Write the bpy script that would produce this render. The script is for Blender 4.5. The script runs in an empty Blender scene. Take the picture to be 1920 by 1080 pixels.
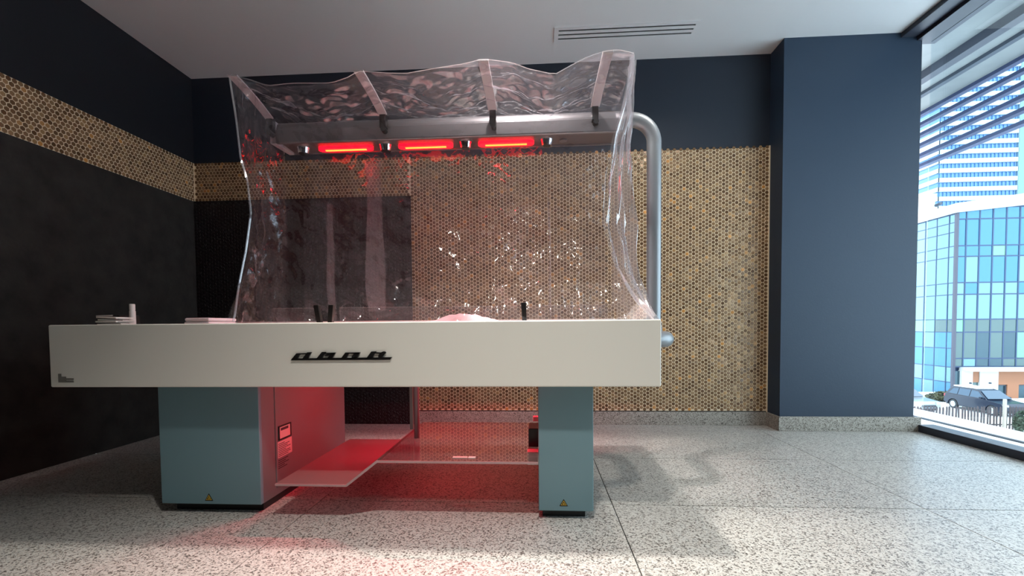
import bpy, bmesh, math, random
from mathutils import Matrix, Vector, noise

random.seed(7)
S = bpy.context.scene
COL = S.collection
PI = math.pi

# ------------------------------------------------------------------ camera
cd = bpy.data.cameras.new('camera')
cd.sensor_width = 36.0
cd.lens = 36.0 * 840.0 / 1920.0
cd.shift_y = 102.0 / 1920.0
cd.clip_start = 0.05
cd.clip_end = 800
cam = bpy.data.objects.new('camera', cd)
COL.objects.link(cam)
cam.matrix_world = Matrix(((0.99822, 0.00659, 0.059268, 0.0), (0.058993, 0.036225, -0.997601, 0.0),
                           (-0.008721, 0.999322, 0.035772, 0.80), (0, 0, 0, 1)))
S.camera = cam

# ------------------------------------------------------------------ view, world, lights
S.view_settings.view_transform = 'Standard'
S.view_settings.look = 'None'
S.view_settings.gamma = 1.0
S.view_settings.use_curve_mapping = False
S.view_settings.exposure = 0.0
S.cycles.transparent_max_bounces = 24
S.cycles.max_bounces = 10
S.cycles.sample_clamp_indirect = 6.0

W = bpy.data.worlds.new('daylight')
S.world = W
W.use_nodes = True
bg = W.node_tree.nodes['Background']
bg.inputs['Color'].default_value = (0.76, 0.90, 1.0, 1)
bg.inputs['Strength'].default_value = 6.0

sun = bpy.data.lights.new('sun', 'SUN')
sun.energy = 1.3
sun.angle = 0.01
sun.color = (1.0, 0.95, 0.88)
so = bpy.data.objects.new('sun', sun)
COL.objects.link(so)
so.rotation_euler = Vector((0.62, 0.55, -0.6)).to_track_quat('-Z', 'Y').to_euler()


def downlight(name, x, y, power, size=0.13):
    l = bpy.data.lights.new(name, 'AREA')
    l.shape = 'DISK'
    l.size = size
    l.energy = power
    l.color = (1.0, 0.945, 0.87)
    l.spread = math.radians(92)
    o = bpy.data.objects.new(name, l)
    COL.objects.link(o)
    o.location = (x, y, 2.865)
    return o


downlight('ceiling_spot', -0.05, 0.45, 27)
downlight('ceiling_spot', -0.12, 2.15, 28)
downlight('ceiling_spot', 1.15, 2.25, 15).data.spread = math.radians(150)


def red_beam(x, y, z, power):
    l = bpy.data.lights.new('red_lamp_beam', 'AREA')
    l.shape = 'RECTANGLE'
    l.size, l.size_y = 0.28, 0.03
    l.energy = power
    l.color = (1.0, 0.02, 0.05)
    l.spread = math.radians(95)
    o = bpy.data.objects.new('red_lamp_beam', l)
    COL.objects.link(o)
    o.location = (x, y, z)
    o.rotation_euler = (math.radians(-14), 0, 0)
    return o


for bx in (-1.14, -0.657, -0.183):
    red_beam(bx, 2.652, 1.853, 2.0)
for bx in (-0.76, -0.34):
    u = red_beam(bx, 2.30, 0.752, 6.5)
    u.rotation_euler = (0, 0, 0)
    u.data.spread = math.radians(170)

# ------------------------------------------------------------------ materials


def srgb(r, g, b):
    def f(c):
        c /= 255.0
        return c / 12.92 if c <= 0.04045 else ((c + 0.055) / 1.055) ** 2.4
    return (f(r), f(g), f(b), 1.0)


def mat(name, color, rough=0.5, metal=0.0, spec=0.5, coat=0.0, emit=None, strength=0.0, bump=None, bump_scale=60, bump_str=0.2):
    m = bpy.data.materials.new(name)
    m.use_nodes = True
    n = m.node_tree.nodes
    p = n['Principled BSDF']
    p.inputs['Base Color'].default_value = color
    p.inputs['Roughness'].default_value = rough
    p.inputs['Metallic'].default_value = metal
    p.inputs['Specular IOR Level'].default_value = spec
    p.inputs['Coat Weight'].default_value = coat
    p.inputs['Coat Roughness'].default_value = 0.03
    if emit:
        p.inputs['Emission Color'].default_value = emit
        p.inputs['Emission Strength'].default_value = strength
    if bump:
        L = m.node_tree.links
        tc = n.new('ShaderNodeTexCoord')
        nz = n.new('ShaderNodeTexNoise')
        nz.inputs['Scale'].default_value = bump_scale
        nz.inputs['Detail'].default_value = 4
        bp = n.new('ShaderNodeBump')
        bp.inputs['Strength'].default_value = bump_str
        bp.inputs['Distance'].default_value = bump
        L.new(tc.outputs['Object'], nz.inputs['Vector'])
        L.new(nz.outputs['Fac'], bp.inputs['Height'])
        L.new(bp.outputs['Normal'], p.inputs['Normal'])
    return m


def ramp(n, stops):
    r = n.new('ShaderNodeValToRGB')
    e = r.color_ramp.elements
    e[0].position, e[0].color = stops[0]
    e[1].position, e[1].color = stops[-1]
    for pos, c in stops[1:-1]:
        x = e.new(pos)
        x.color = c
    return r


def speckle_mat(name, base, mid, chip, scale, rough, coat=0.0):
    m = mat(name, base, rough, 0, 0.5, coat)
    n, L = m.node_tree.nodes, m.node_tree.links
    p = n['Principled BSDF']
    tc = n.new('ShaderNodeTexCoord')
    nz = n.new('ShaderNodeTexNoise')
    nz.inputs['Scale'].default_value = scale * 1.3
    nz.inputs['Detail'].default_value = 2
    ad = n.new('ShaderNodeMixRGB')
    ad.blend_type = 'ADD'
    ad.inputs['Fac'].default_value = 0.014
    vo = n.new('ShaderNodeTexVoronoi')
    vo.inputs['Scale'].default_value = scale
    L.new(tc.outputs['Object'], ad.inputs['Color1'])
    L.new(tc.outputs['Object'], nz.inputs['Vector'])
    L.new(nz.outputs['Color'], ad.inputs['Color2'])
    L.new(ad.outputs['Color'], vo.inputs['Vector'])
    sp = n.new('ShaderNodeSeparateColor')
    L.new(vo.outputs['Color'], sp.inputs['Color'])
    r = ramp(n, [(0.0, chip), (0.2, chip), (0.27, mid), (0.5, mid), (0.56, base), (1.0, base)])
    L.new(sp.outputs['Red'], r.inputs['Fac'])
    L.new(r.outputs['Color'], p.inputs['Base Color'])
    return m


def mottled_mat(name, c1, c2, scale, rough, bump, spec=0.3):
    m = mat(name, c1, rough, 0, spec, bump=bump, bump_scale=scale * 3, bump_str=0.6)
    n, L = m.node_tree.nodes, m.node_tree.links
    p = n['Principled BSDF']
    tc = n.new('ShaderNodeTexCoord')
    nz = n.new('ShaderNodeTexNoise')
    nz.inputs['Scale'].default_value = scale
    nz.inputs['Detail'].default_value = 5
    r = ramp(n, [(0.3, c1), (0.7, c2)])
    L.new(tc.outputs['Object'], nz.inputs['Vector'])
    L.new(nz.outputs['Fac'], r.inputs['Fac'])
    L.new(r.outputs['Color'], p.inputs['Base Color'])
    return m


def tile_mat(name, source):
    m = mat(name, (0.2, 0.14, 0.07, 1), 0.26, 0.2, 0.5)
    n, L = m.node_tree.nodes, m.node_tree.links
    p = n['Principled BSDF']
    r = ramp(n, [(0.0, srgb(100, 72, 46)), (0.3, srgb(124, 94, 64)), (0.6, srgb(138, 107, 76)), (0.85, srgb(154, 122, 88)),
                 (0.96, srgb(172, 136, 94)), (1.0, srgb(214, 150, 80))])
    if source == 'attribute':
        a = n.new('ShaderNodeAttribute')
        a.attribute_name = 'tint'
        L.new(a.outputs['Fac'], r.inputs['Fac'])
    else:
        a = n.new('ShaderNodeObjectInfo')
        L.new(a.outputs['Random'], r.inputs['Fac'])
    L.new(r.outputs['Color'], p.inputs['Base Color'])
    return m


def film_mat(name, veil, tint=(0.93, 0.91, 0.94, 1), rough=0.07, bump=0.0, f0=0.09, refl=1.0, veilcol=(0.85, 0.8, 0.84, 1)):
    m = bpy.data.materials.new(name)
    m.use_nodes = True
    n, L = m.node_tree.nodes, m.node_tree.links
    n.remove(n['Principled BSDF'])
    out = n['Material Output']
    tr = n.new('ShaderNodeBsdfTransparent')
    tr.inputs['Color'].default_value = tint
    gl = n.new('ShaderNodeBsdfGlossy')
    gl.inputs['Roughness'].default_value = rough
    gl.inputs['Color'].default_value = (refl, refl, refl, 1)
    lw = n.new('ShaderNodeLayerWeight')
    lw.inputs['Blend'].default_value = 0.5
    pw = n.new('ShaderNodeMath')
    pw.operation = 'POWER'
    pw.inputs[1].default_value = 5.0
    ma = n.new('ShaderNodeMath')
    ma.operation = 'MULTIPLY_ADD'
    ma.inputs[1].default_value = 0.9
    ma.inputs[2].default_value = f0
    L.new(lw.outputs['Facing'], pw.inputs[0])
    L.new(pw.outputs['Value'], ma.inputs[0])
    mx = n.new('ShaderNodeMixShader')
    L.new(ma.outputs['Value'], mx.inputs['Fac'])
    L.new(tr.outputs['BSDF'], mx.inputs[1])
    L.new(gl.outputs['BSDF'], mx.inputs[2])
    last = mx
    if veil > 0:
        df = n.new('ShaderNodeBsdfDiffuse')
        df.inputs['Color'].default_value = veilcol
        tl = n.new('ShaderNodeBsdfTranslucent')
        tl.inputs['Color'].default_value = veilcol
        m2 = n.new('ShaderNodeMixShader')
        m2.inputs['Fac'].default_value = 0.5
        L.new(df.outputs['BSDF'], m2.inputs[1])
        L.new(tl.outputs['BSDF'], m2.inputs[2])
        m3 = n.new('ShaderNodeMixShader')
        m3.inputs['Fac'].default_value = veil
        L.new(mx.outputs['Shader'], m3.inputs[1])
        L.new(m2.outputs['Shader'], m3.inputs[2])
        last = m3
    if bump > 0:
        tc = n.new('ShaderNodeTexCoord')
        vo = n.new('ShaderNodeTexVoronoi')
        vo.feature = 'DISTANCE_TO_EDGE'
        vo.inputs['Scale'].default_value = 16
        nz = n.new('ShaderNodeTexNoise')
        nz.inputs['Scale'].default_value = 9
        nz.inputs['Detail'].default_value = 3
        nz.inputs['Distortion'].default_value = 0.8
        ad = n.new('ShaderNodeMath')
        ad.operation = 'ADD'
        bp = n.new('ShaderNodeBump')
        bp.inputs['Strength'].default_value = 1.0
        bp.inputs['Distance'].default_value = bump
        L.new(tc.outputs['Object'], vo.inputs['Vector'])
        L.new(tc.outputs['Object'], nz.inputs['Vector'])
        L.new(vo.outputs['Distance'], ad.inputs[0])
        L.new(nz.outputs['Fac'], ad.inputs[1])
        L.new(ad.outputs['Value'], bp.inputs['Height'])
        L.new(bp.outputs['Normal'], gl.inputs['Normal'])
        L.new(bp.outputs['Normal'], lw.inputs['Normal'])
    L.new(last.outputs['Shader'], out.inputs['Surface'])
    return m


M = {}
M['terrazzo'] = speckle_mat('terrazzo', srgb(196, 194, 188), srgb(176, 172, 166), srgb(92, 88, 84), 200, 0.36)
M['terrazzo_base'] = speckle_mat('terrazzo_skirting', srgb(176, 170, 160), srgb(148, 142, 132), srgb(86, 80, 72), 210, 0.5)
M['joint'] = mat('floor_joint', srgb(48, 47, 46), 0.8)
M['ceiling'] = mat('ceiling_paint', srgb(206, 206, 206), 0.9, spec=0.2, bump=0.002, bump_scale=220, bump_str=0.25)
M['pier'] = mat('pier_daylit_navy', srgb(40, 56, 74), 0.55, spec=0.4, bump=0.002, bump_scale=90, bump_str=0.25)  # navy wall paint, bluer and lighter with daylight put into the colour
M['navy'] = mat('navy_paint', srgb(32, 40, 52), 0.55, spec=0.4, bump=0.002, bump_scale=90, bump_str=0.25)
M['black_paint'] = mat('black_paint', srgb(24, 26, 32), 0.6, spec=0.3, bump=0.002, bump_scale=90, bump_str=0.25)
M['cork'] = mottled_mat('dark_rough_plaster', srgb(34, 32, 30), srgb(52, 49, 46), 9, 0.75, 0.006)
M['plain'] = mat('grey_plaster', srgb(150, 150, 148), 0.9)
M['grout'] = mat('cream_grout', srgb(232, 212, 178), 0.55)
M['tile_attr'] = tile_mat('gold_hexagon_tile', 'attribute')
M['tile_obj'] = tile_mat('gold_hexagon_tile_single', 'object')
M['black_tile'] = mat('black_hexagon_tile', srgb(30, 28, 30), 0.4, spec=0.5)
M['black_grout'] = mat('black_grout', srgb(16, 15, 16), 0.8)
M['white'] = mat('white_lacquer', srgb(222, 220, 211), 0.42, spec=0.4)
M['teal'] = mat('grey_teal_lacquer', srgb(108, 138, 146), 0.45, spec=0.4)
M['silver'] = mat('silver_paint', srgb(128, 126, 128), 0.42, 0.35, 0.5)
M['dark'] = mat('dark_plinth', srgb(26, 28, 32), 0.5)
M['black'] = mat('black_plastic', srgb(18, 18, 18), 0.35)
M['steel'] = mat('satin_steel', srgb(140, 144, 148), 0.38, 0.45)
M['chrome'] = mat('chrome', srgb(220, 220, 225), 0.1, 1.0)
M['alu'] = mat('brushed_aluminium', srgb(128, 126, 128), 0.33, 0.7)
M['arm'] = mat('pale_grey_arm', srgb(172, 166, 166), 0.5, 0.1)
M['lamp_inside'] = mat('lamp_underside', srgb(92, 80, 78), 0.4, 0.3)
M['led_lens'] = mat('red_led_lens', (0.4, 0.0, 0.0, 1), 0.4, emit=(1.0, 0.0008, 0.006, 1), strength=7)
M['led_dot'] = mat('red_led_diode', (0.4, 0.0, 0.0, 1), 0.4, emit=(1.0, 0.16, 0.02, 1), strength=6)


def shelf_mat(name, c, rough, coat, clear):
    m = mat(name, c, rough, 0, 0.7, coat)
    n, L = m.node_tree.nodes, m.node_tree.links
    n['Principled BSDF'].inputs['Coat IOR'].default_value = 1.9
    tr = n.new('ShaderNodeBsdfTransparent')
    mx = n.new('ShaderNodeMixShader')
    mx.inputs['Fac'].default_value = clear
    n['Principled BSDF'].inputs['Coat Roughness'].default_value = rough * 0.3
    L.new(n['Principled BSDF'].outputs['BSDF'], mx.inputs[1])
    L.new(tr.outputs['BSDF'], mx.inputs[2])
    L.new(mx.outputs['Shader'], n['Material Output'].inputs['Surface'])
    return m


M['milky'] = shelf_mat('clear_pale_acrylic', srgb(104, 96, 96), 0.0, 1.0, 0.42)
M['milky_dull'] = shelf_mat('frosted_acrylic', srgb(128, 122, 120), 0.35, 0.2, 0.3)
M['edge'] = mat('pink_grey_edge', srgb(172, 138, 138), 0.3)
M['film_top'] = film_mat('creased_top_film', 0.022, rough=0.05, bump=0.003, f0=0.12, veilcol=(0.85, 0.8, 0.9, 1))
M['film_back'] = film_mat('thin_vinyl_film', 0.012, rough=0.06, bump=0.004, f0=0.05)
M['film'] = film_mat('clear_vinyl_film', 0.020, rough=0.06, bump=0.003, f0=0.055)
M['film_side'] = film_mat('creased_vinyl_film', 0.06, (0.97, 0.96, 0.98, 1), rough=0.08, bump=0.0, f0=0.22)
M['film_seam'] = film_mat('doubled_vinyl_film', 0.16, rough=0.1, f0=0.08)
M['acrylic'] = film_mat('clear_acrylic', 0.03, (0.96, 0.95, 0.96, 1), 0.02)
M['glass'] = film_mat('window_glass', 0.0, (0.93, 0.97, 0.98, 1), 0.0)
M['paper'] = mat('white_paper', srgb(226, 222, 216), 0.8)
M['cloth'] = mat('white_towel', srgb(228, 222, 222), 0.95, bump=0.004, bump_scale=300)
M['yellow'] = mat('warning_yellow', srgb(214, 176, 40), 0.5)
M['label'] = mat('label_print', srgb(204, 196, 190), 0.5)
M['ink'] = mat('label_ink', srgb(58, 56, 58), 0.6)
M['grey_mark'] = mat('grey_sticker', srgb(120, 118, 112), 0.6)
M['frame'] = mat('charcoal_frame', srgb(46, 50, 62), 0.45, 0.2)
M['concrete'] = mottled_mat('pale_concrete', srgb(112, 116, 118), srgb(128, 132, 132), 3, 0.85, 0.002)
M['snow'] = mat('snow', srgb(240, 244, 248), 0.8, bump=0.05, bump_scale=3, bump_str=0.3)
M['louver'] = mat('grey_blue_louver', srgb(50, 60, 92), 0.5, 0.2)
M['seal'] = mat('dark_seal', srgb(52, 60, 72), 0.6)


def facade_glass(name, c, rough=0.06, metal=0.55):
    return mat(name, c, rough, metal, 0.6)


M['pane_blue'] = facade_glass('sky_blue_pane', srgb(66, 112, 142))  # reflected blue sky put into the base colour
M['pane_pale'] = facade_glass('pale_blue_pane', srgb(100, 132, 142))  # paler sky reflection put into the base colour
M['pane_green'] = facade_glass('mint_green_pane', srgb(96, 142, 116), 0.2, 0.2)
M['pane_grey'] = facade_glass('grey_green_pane', srgb(74, 92, 92), 0.12, 0.35)
M['pane_dark'] = facade_glass('dark_reflecting_pane', srgb(52, 74, 84), 0.06, 0.4)  # dark reflection put into the base colour
M['mullion'] = mat('blue_grey_mullion', srgb(34, 54, 86), 0.5)
M['post'] = mat('plum_corner_post', srgb(60, 60, 74), 0.5)
M['white_wall'] = mat('white_render', srgb(186, 188, 188), 0.8)
M['orange_wall'] = mat('orange_cladding', srgb(142, 94, 66), 0.7)
M['roof_white'] = mat('white_parapet', srgb(190, 196, 200), 0.7)
M['tower_band'] = mat('tower_white_band', srgb(150, 166, 176), 0.7)
M['tower_glass'] = facade_glass('tower_blue_glass', srgb(74, 114, 160), 0.15, 0.3)
M['tower_glass_light'] = facade_glass('tower_pale_glass', srgb(88, 128, 172), 0.3, 0.2)
M['tower_core'] = mat('tower_grey_core', srgb(98, 128, 148), 0.7)
M['car_navy'] = mat('navy_car_paint', srgb(14, 22, 42), 0.3, 0.2, coat=0.25)
M['car_white'] = mat('silver_car_paint', srgb(130, 140, 150), 0.3, 0.3, coat=0.6)
M['car_glass'] = mat('car_glass', srgb(58, 76, 94), 0.06, 0.3)
M['tyre'] = mat('tyre_rubber', srgb(40, 42, 46), 0.8)
M['rim'] = mat('alloy_wheel', srgb(180, 184, 190), 0.3, 0.7)
M['tail'] = mat('tail_lamp', srgb(150, 50, 60), 0.3)
M['wood'] = mat('weathered_wood', srgb(60, 52, 54), 0.85)
M['pale_wood'] = mat('pale_post', srgb(142, 134, 124), 0.85)
M['leaf'] = mat('dark_green_leaf', srgb(42, 58, 42), 0.8)
M['hedge'] = mat('dry_hedge', srgb(70, 70, 46), 0.9)
M['bark'] = mat('tree_bark', srgb(70, 62, 56), 0.9)

# ------------------------------------------------------------------ mesh helpers


class MB:
    def __init__(self):
        self.v, self.f = [], []

    def add(self, vs, fs):
        b = len(self.v)
        self.v += [tuple(p) for p in vs]
        self.f += [tuple(b + i for i in f) for f in fs]
        return self

    def box(self, x0, x1, y0, y1, z0, z1):
        x0, x1 = min(x0, x1), max(x0, x1)
        y0, y1 = min(y0, y1), max(y0, y1)
        z0, z1 = min(z0, z1), max(z0, z1)
        vs = [(x0, y0, z0), (x1, y0, z0), (x1, y1, z0), (x0, y1, z0), (x0, y0, z1), (x1, y0, z1), (x1, y1, z1), (x0, y1, z1)]
        return self.add(vs, [(0, 3, 2, 1), (4, 5, 6, 7), (0, 1, 5, 4), (1, 2, 6, 5), (2, 3, 7, 6), (3, 0, 4, 7)])

    def prism(self, pts, a, b, axis='y'):
        """pts: 2D outline, extruded from a to b along the axis (pts give the other two coordinates in order)"""
        def P(p, t):
            if axis == 'y':
                return (p[0], t, p[1])
            if axis == 'x':
                return (t, p[0], p[1])
            return (p[0], p[1], t)
        n = len(pts)
        vs = [P(p, a) for p in pts] + [P(p, b) for p in pts]
        fs = [tuple(range(n)), tuple(range(2 * n - 1, n - 1, -1))]
        fs += [(i, i + n, (i + 1) % n + n, (i + 1) % n) for i in range(n)]
        return self.add(vs, fs)

    def tube(self, path, r, seg=16, caps=True):
        path = [Vector(p) for p in path]
        n = len(path)
        rs = r if isinstance(r, (list, tuple)) else [r] * n
        vs, fs = [], []
        t0 = (path[1] - path[0]).normalized()
        ref = Vector((0, 0, 1)) if abs(t0.z) < 0.9 else Vector((1, 0, 0))
        nrm = (ref - t0 * ref.dot(t0)).normalized()
        for i, p in enumerate(path):
            if i == 0:
                t = t0
            elif i == n - 1:
                t = (path[-1] - path[-2]).normalized()
            else:
                t = ((path[i + 1] - p).normalized() + (p - path[i - 1]).normalized()).normalized()
            nrm = (nrm - t * nrm.dot(t)).normalized()
            bn = t.cross(nrm)
            for k in range(seg):
                a = 2 * PI * k / seg
                vs.append(p + (nrm * math.cos(a) + bn * math.sin(a)) * rs[i])
        for i in range(n - 1):
            for k in range(seg):
                k2 = (k + 1) % seg
                fs.append((i * seg + k, i * seg + k2, (i + 1) * seg + k2, (i + 1) * seg + k))
        if caps:
            fs.append(tuple(range(seg - 1, -1, -1)))
            fs.append(tuple((n - 1) * seg + k for k in range(seg)))
        return self.add(vs, fs)

    def build(self, name, material, parent=None, smooth=False, bevel=0.0, seg=2, kind=None, label=None):
        me = bpy.data.meshes.new(name)
        me.from_pydata(self.v, [], self.f)
        bm = bmesh.new()
        bm.from_mesh(me)
        bmesh.ops.recalc_face_normals(bm, faces=bm.faces)
        if bevel > 0:
            ed = [e for e in bm.edges if len(e.link_faces) == 2 and e.calc_face_angle(0) > 0.6]
            bmesh.ops.bevel(bm, geom=ed, offset=bevel, segments=seg, profile=0.5, affect='EDGES', clamp_overlap=True)
        bm.to_mesh(me)
        bm.free()
        me.materials.append(material)
        if smooth or bevel > 0:
            for p in me.polygons:
                p.use_smooth = True
            me.set_sharp_from_angle(angle=math.radians(35))
        o = bpy.data.objects.new(name, me)
        COL.objects.link(o)
        if bevel > 0:
            wn = o.modifiers.new('even_normals', 'WEIGHTED_NORMAL')
            wn.keep_sharp = True
        if parent:
            o.parent = parent
            o.matrix_parent_inverse = parent.matrix_world.inverted()
        if kind:
            o['kind'] = kind
        if label:
            o['label'] = label
        return o


def root(name, loc, label=None, cat=None, group=None, kind=None):
    o = bpy.data.objects.new(name, None)
    o.empty_display_size = 0.1
    COL.objects.link(o)
    o.location = loc
    o.matrix_world = Matrix.Translation(loc)
    tag(o, label, cat, group, kind)
    return o


def tag(o, label=None, cat=None, group=None, kind=None):
    if label:
        o['label'] = label
    if cat:
        o['category'] = cat
    if group:
        o['group'] = group
    if kind:
        o['kind'] = kind
    return o


def box(name, x0, x1, y0, y1, z0, z1, m, parent=None, bevel=0.0, **k):
    return MB().box(x0, x1, y0, y1, z0, z1).build(name, m, parent, bevel=bevel, **k)


def arc(c, r, a0, a1, n, u, v):
    c, u, v = Vector(c), Vector(u), Vector(v)
    return [c + u * (r * math.cos(a0 + (a1 - a0) * i / n)) + v * (r * math.sin(a0 + (a1 - a0) * i / n)) for i in range(n + 1)]


def interp(tab, x):
    if x <= tab[0][0]:
        return tab[0][1]
    for (a, b), (c, d) in zip(tab, tab[1:]):
        if x <= c:
            return b + (d - b) * (x - a) / (c - a)
    return tab[-1][1]


XL, XR, YB, ZC, YF = -2.87, 2.78, 3.64, 2.88, -4.0
PX0, PY = 1.80, 3.45     # pier
BL, BU = 1.866, 2.184    # tile band

# ------------------------------------------------------------------ room shell
fl = box('floor', XL, XR + 0.2, YF, YB, -0.06, -0.004, M['joint'], kind='structure')
xs = [-2.87, -2.345, -1.015, 0.325, 1.655, 2.78]
ys = [YF]
y = 2.0 - 0.71 * 8
while y < YB - 0.1:
    if y > YF + 0.05:
        ys.append(y)
    y += 0.71
ys.append(YB)
slab_cache = {}
for i in range(len(xs) - 1):
    for j in range(len(ys) - 1):
        w, d = round(xs[i + 1] - xs[i], 4), round(ys[j + 1] - ys[j], 4)
        key = (w, d)
        cx_, cy_ = (xs[i] + xs[i + 1]) / 2, (ys[j] + ys[j + 1]) / 2
        if key not in slab_cache:
            g = 0.0022
            o = box('slab', cx_ - w / 2 + g, cx_ + w / 2 - g, cy_ - d / 2 + g, cy_ + d / 2 - g, -0.004, 0.0, M['terrazzo'], fl)
            me = o.data
            for v in me.vertices:
                v.co.x -= cx_
                v.co.y -= cy_
            slab_cache[key] = me
        else:
            o = bpy.data.objects.new('slab', slab_cache[key])
            COL.objects.link(o)
            o.parent = fl
        o.location = (cx_, cy_, 0)

box('ceiling', XL - 0.1, XR, YF, YB + 0.1, ZC, ZC + 0.1, M['ceiling'], kind='structure')
wl = MB().box(XL - 0.12, XL, YF, YB, BU, ZC).build('wall_left', M['black_paint'], kind='structure')
MB().box(XL - 0.12, XL + 0.003, YF, YB, 0, BL).build('lower_panel', M['cork'], wl, label='rough dark brown lower wall surface')
MB().box(XL - 0.12, XL, YF, YB, BL, BU).build('tile_bed', M['grout'], wl)
wb = MB().box(XL, XR - 0.03, YB, YB + 0.12, 0, ZC).build('wall_back', M['navy'], kind='structure')
MB().box(XL - 0.12, XR + 0.1, YF - 0.12, YF, 0, ZC).build('wall_front', M['navy'], kind='structure')
pier = box('wall_pier', PX0, XR - 0.031, PY, YB, 0, ZC, M['pier'], kind='structure')

# skirting
box('baseboard_back', -1.03, PX0, YB - 0.016, YB, 0, 0.108, M['terrazzo_base'], bevel=0.002, kind='structure')
bp = MB()
bp.box(PX0 - 0.012, PX0, PY - 0.012, YB - 0.016, 0, 0.108)
bp.box(PX0 - 0.012, XR + 0.02, PY - 0.014, PY, 0, 0.108)
bp.build('baseboard_pier', M['terrazzo_base'], bevel=0.002, kind='structure')
box('trim_1', -1.03, PX0 - 0.012, YB - 0.014, YB, 0.108, 0.114, M['black'], kind='structure')

# ------------------------------------------------------------------ hexagon mosaics
PITCH = 0.029


def hexpos(u0, u1, v0, v1, flat_top):
    """centres of a hexagon packing; flat_top: straight columns along v"""
    out = []
    dp, ds = PITCH, PITCH * math.sqrt(3) / 2
    if flat_top:
        nc = int(round((u1 - u0) / ds))
        ds2 = (u1 - u0) / nc
        for i in range(nc):
            u = u0 + ds2 * (i + 0.5)
            n = int((v1 - v0) / dp + 0.5)
            for j in range(n):
                v = v0 + dp * (j + 0.5 + (0.5 if i % 2 else 0.0)) - 0.006
                if v < v1:
                    out.append((u, v))
    else:
        nr = int(round((v1 - v0) / ds))
        ds2 = (v1 - v0) / nr
        for j in range(nr):
            v = v0 + ds2 * (j + 0.5)
            n = int((u1 - u0) / dp)
            for i in range(n):
                u = u0 + dp * (i + 0.5 + (0.5 if j % 2 else 0.0))
                if u < u1 - 0.008:
                    out.append((u, v))
    return out


def hexshape(flat_top, r=0.0140, depth=0.0025, tilt=(0, 0)):
    """vertices (u, v, w) and faces for one tile: bevelled top on a low body"""
    vs = []
    a0 = 0 if flat_top else PI / 6
    for rr, w in ((r, 0.0), (r, depth * 0.55), (r * 0.82, depth)):
        for k in range(6):
            a = a0 + k * PI / 3
            u, v = rr * math.cos(a), rr * math.sin(a)
            ww = w if w < depth else w + u * tilt[0] + v * tilt[1]
            vs.append((u, v, ww))
    fs = [tuple(range(12, 18))]
    for ring in (0, 6):
        for k in range(6):
            k2 = (k + 1) % 6
            fs.append((ring + k, ring + k2, ring + 6 + k2, ring + 6 + k))
    return vs, fs


def mosaic(name, centres, flat_top, to3d, material, parent, tints=True, r=0.0140, depth=0.0025, tiltamp=0.035):
    V, F, T = [], [], []
    rnd = random.Random(len(centres))
    for (u, v) in centres:
        t = (rnd.gauss(0, tiltamp), rnd.gauss(0, tiltamp))
        vs, fs = hexshape(flat_top, r, depth, t)
        b = len(V)
        V += [to3d(u + a, v + c, d) for a, c, d in vs]
        F += [tuple(b + i for i in f) for f in fs]
        T += [rnd.random()] * 18
    me = bpy.data.meshes.new(name)
    me.from_pydata(V, [], F)
    me.update()
    if tints:
        at = me.attributes.new('tint', 'FLOAT', 'POINT')
        at.data.foreach_set('value', T)
    me.materials.append(material)
    o = bpy.data.objects.new(name, me)
    COL.objects.link(o)
    o.parent = parent
    o['kind'] = 'stuff'
    return o


# big gold field on the back wall, with the band running into it
fld = MB().box(-1.03, 1.797, YB - 0.008, YB, 0.114, BU - 0.016).build('tile_bed', M['grout'], wb)
mosaic('hexagon_tiles', hexpos(-1.03, 1.79, 0.118, BU, True), True, lambda u, v, w: (u, YB - 0.008 - w, v), M['tile_attr'], wb)
box('edge_strip', 1.790, 1.799, YB - 0.014, YB, 0.108, BU - 0.004, M['grout'], wb)
MB().box(XL, -1.03, YB - 0.008, YB, BL, BU - 0.004).build('tile_bed', M['grout'], wb)
mosaic('hexagon_tiles', hexpos(XL + 0.006, -1.03, BL + 0.002, BU, False), False, lambda u, v, w: (u, YB - 0.008 - w, v), M['tile_attr'], wb)
# black field under the band
MB().box(XL, -1.03, YB - 0.022, YB, 0.0, BL).build('black_panel', M['black_grout'], wb, label='black tiled panel behind the table')
mosaic('black_hexagon_tiles', hexpos(XL + 0.004, -1.034, 0.004, BL - 0.012, True), True, lambda u, v, w: (u, YB - 0.022 - w, v),
       M['black_tile'], wb, tints=False, r=0.0135, tiltamp=0.12)
# left wall band: the 300 nearest in view are single tiles, the others one mesh
cs = [c for c in hexpos(0.0, YB - YF - 0.006, BL + 0.002, BU, False)]
three = lambda u, v, w: (XL + w, YB - u, v)
vis = sorted([c for c in cs if YB - c[0] > 2.14], key=lambda c: -c[0])[:300]
near = set(vis)
mosaic('hexagon_tiles', [c for c in cs if c not in near], False, three, M['tile_attr'], wl)
protos = []
for k in range(4):
    vs, fs = hexshape(False, 0.0140, tilt=(random.gauss(0, .04), random.gauss(0, .04)))
    me = bpy.data.meshes.new('tile')
    me.from_pydata([(w, -u, v) for u, v, w in vs], [], fs)
    me.materials.append(M['tile_obj'])
    protos.append(me)
for k, (u, v) in enumerate(vis):
    o = bpy.data.objects.new('tile', protos[k % 4])
    COL.objects.link(o)
    o.parent = wl
    o.location = (XL, YB - u, v)
box('corner_bead', XL, XL + 0.006, YB - 0.014, YB - 0.008, BL, BU, M['grout'], wl)

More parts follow.
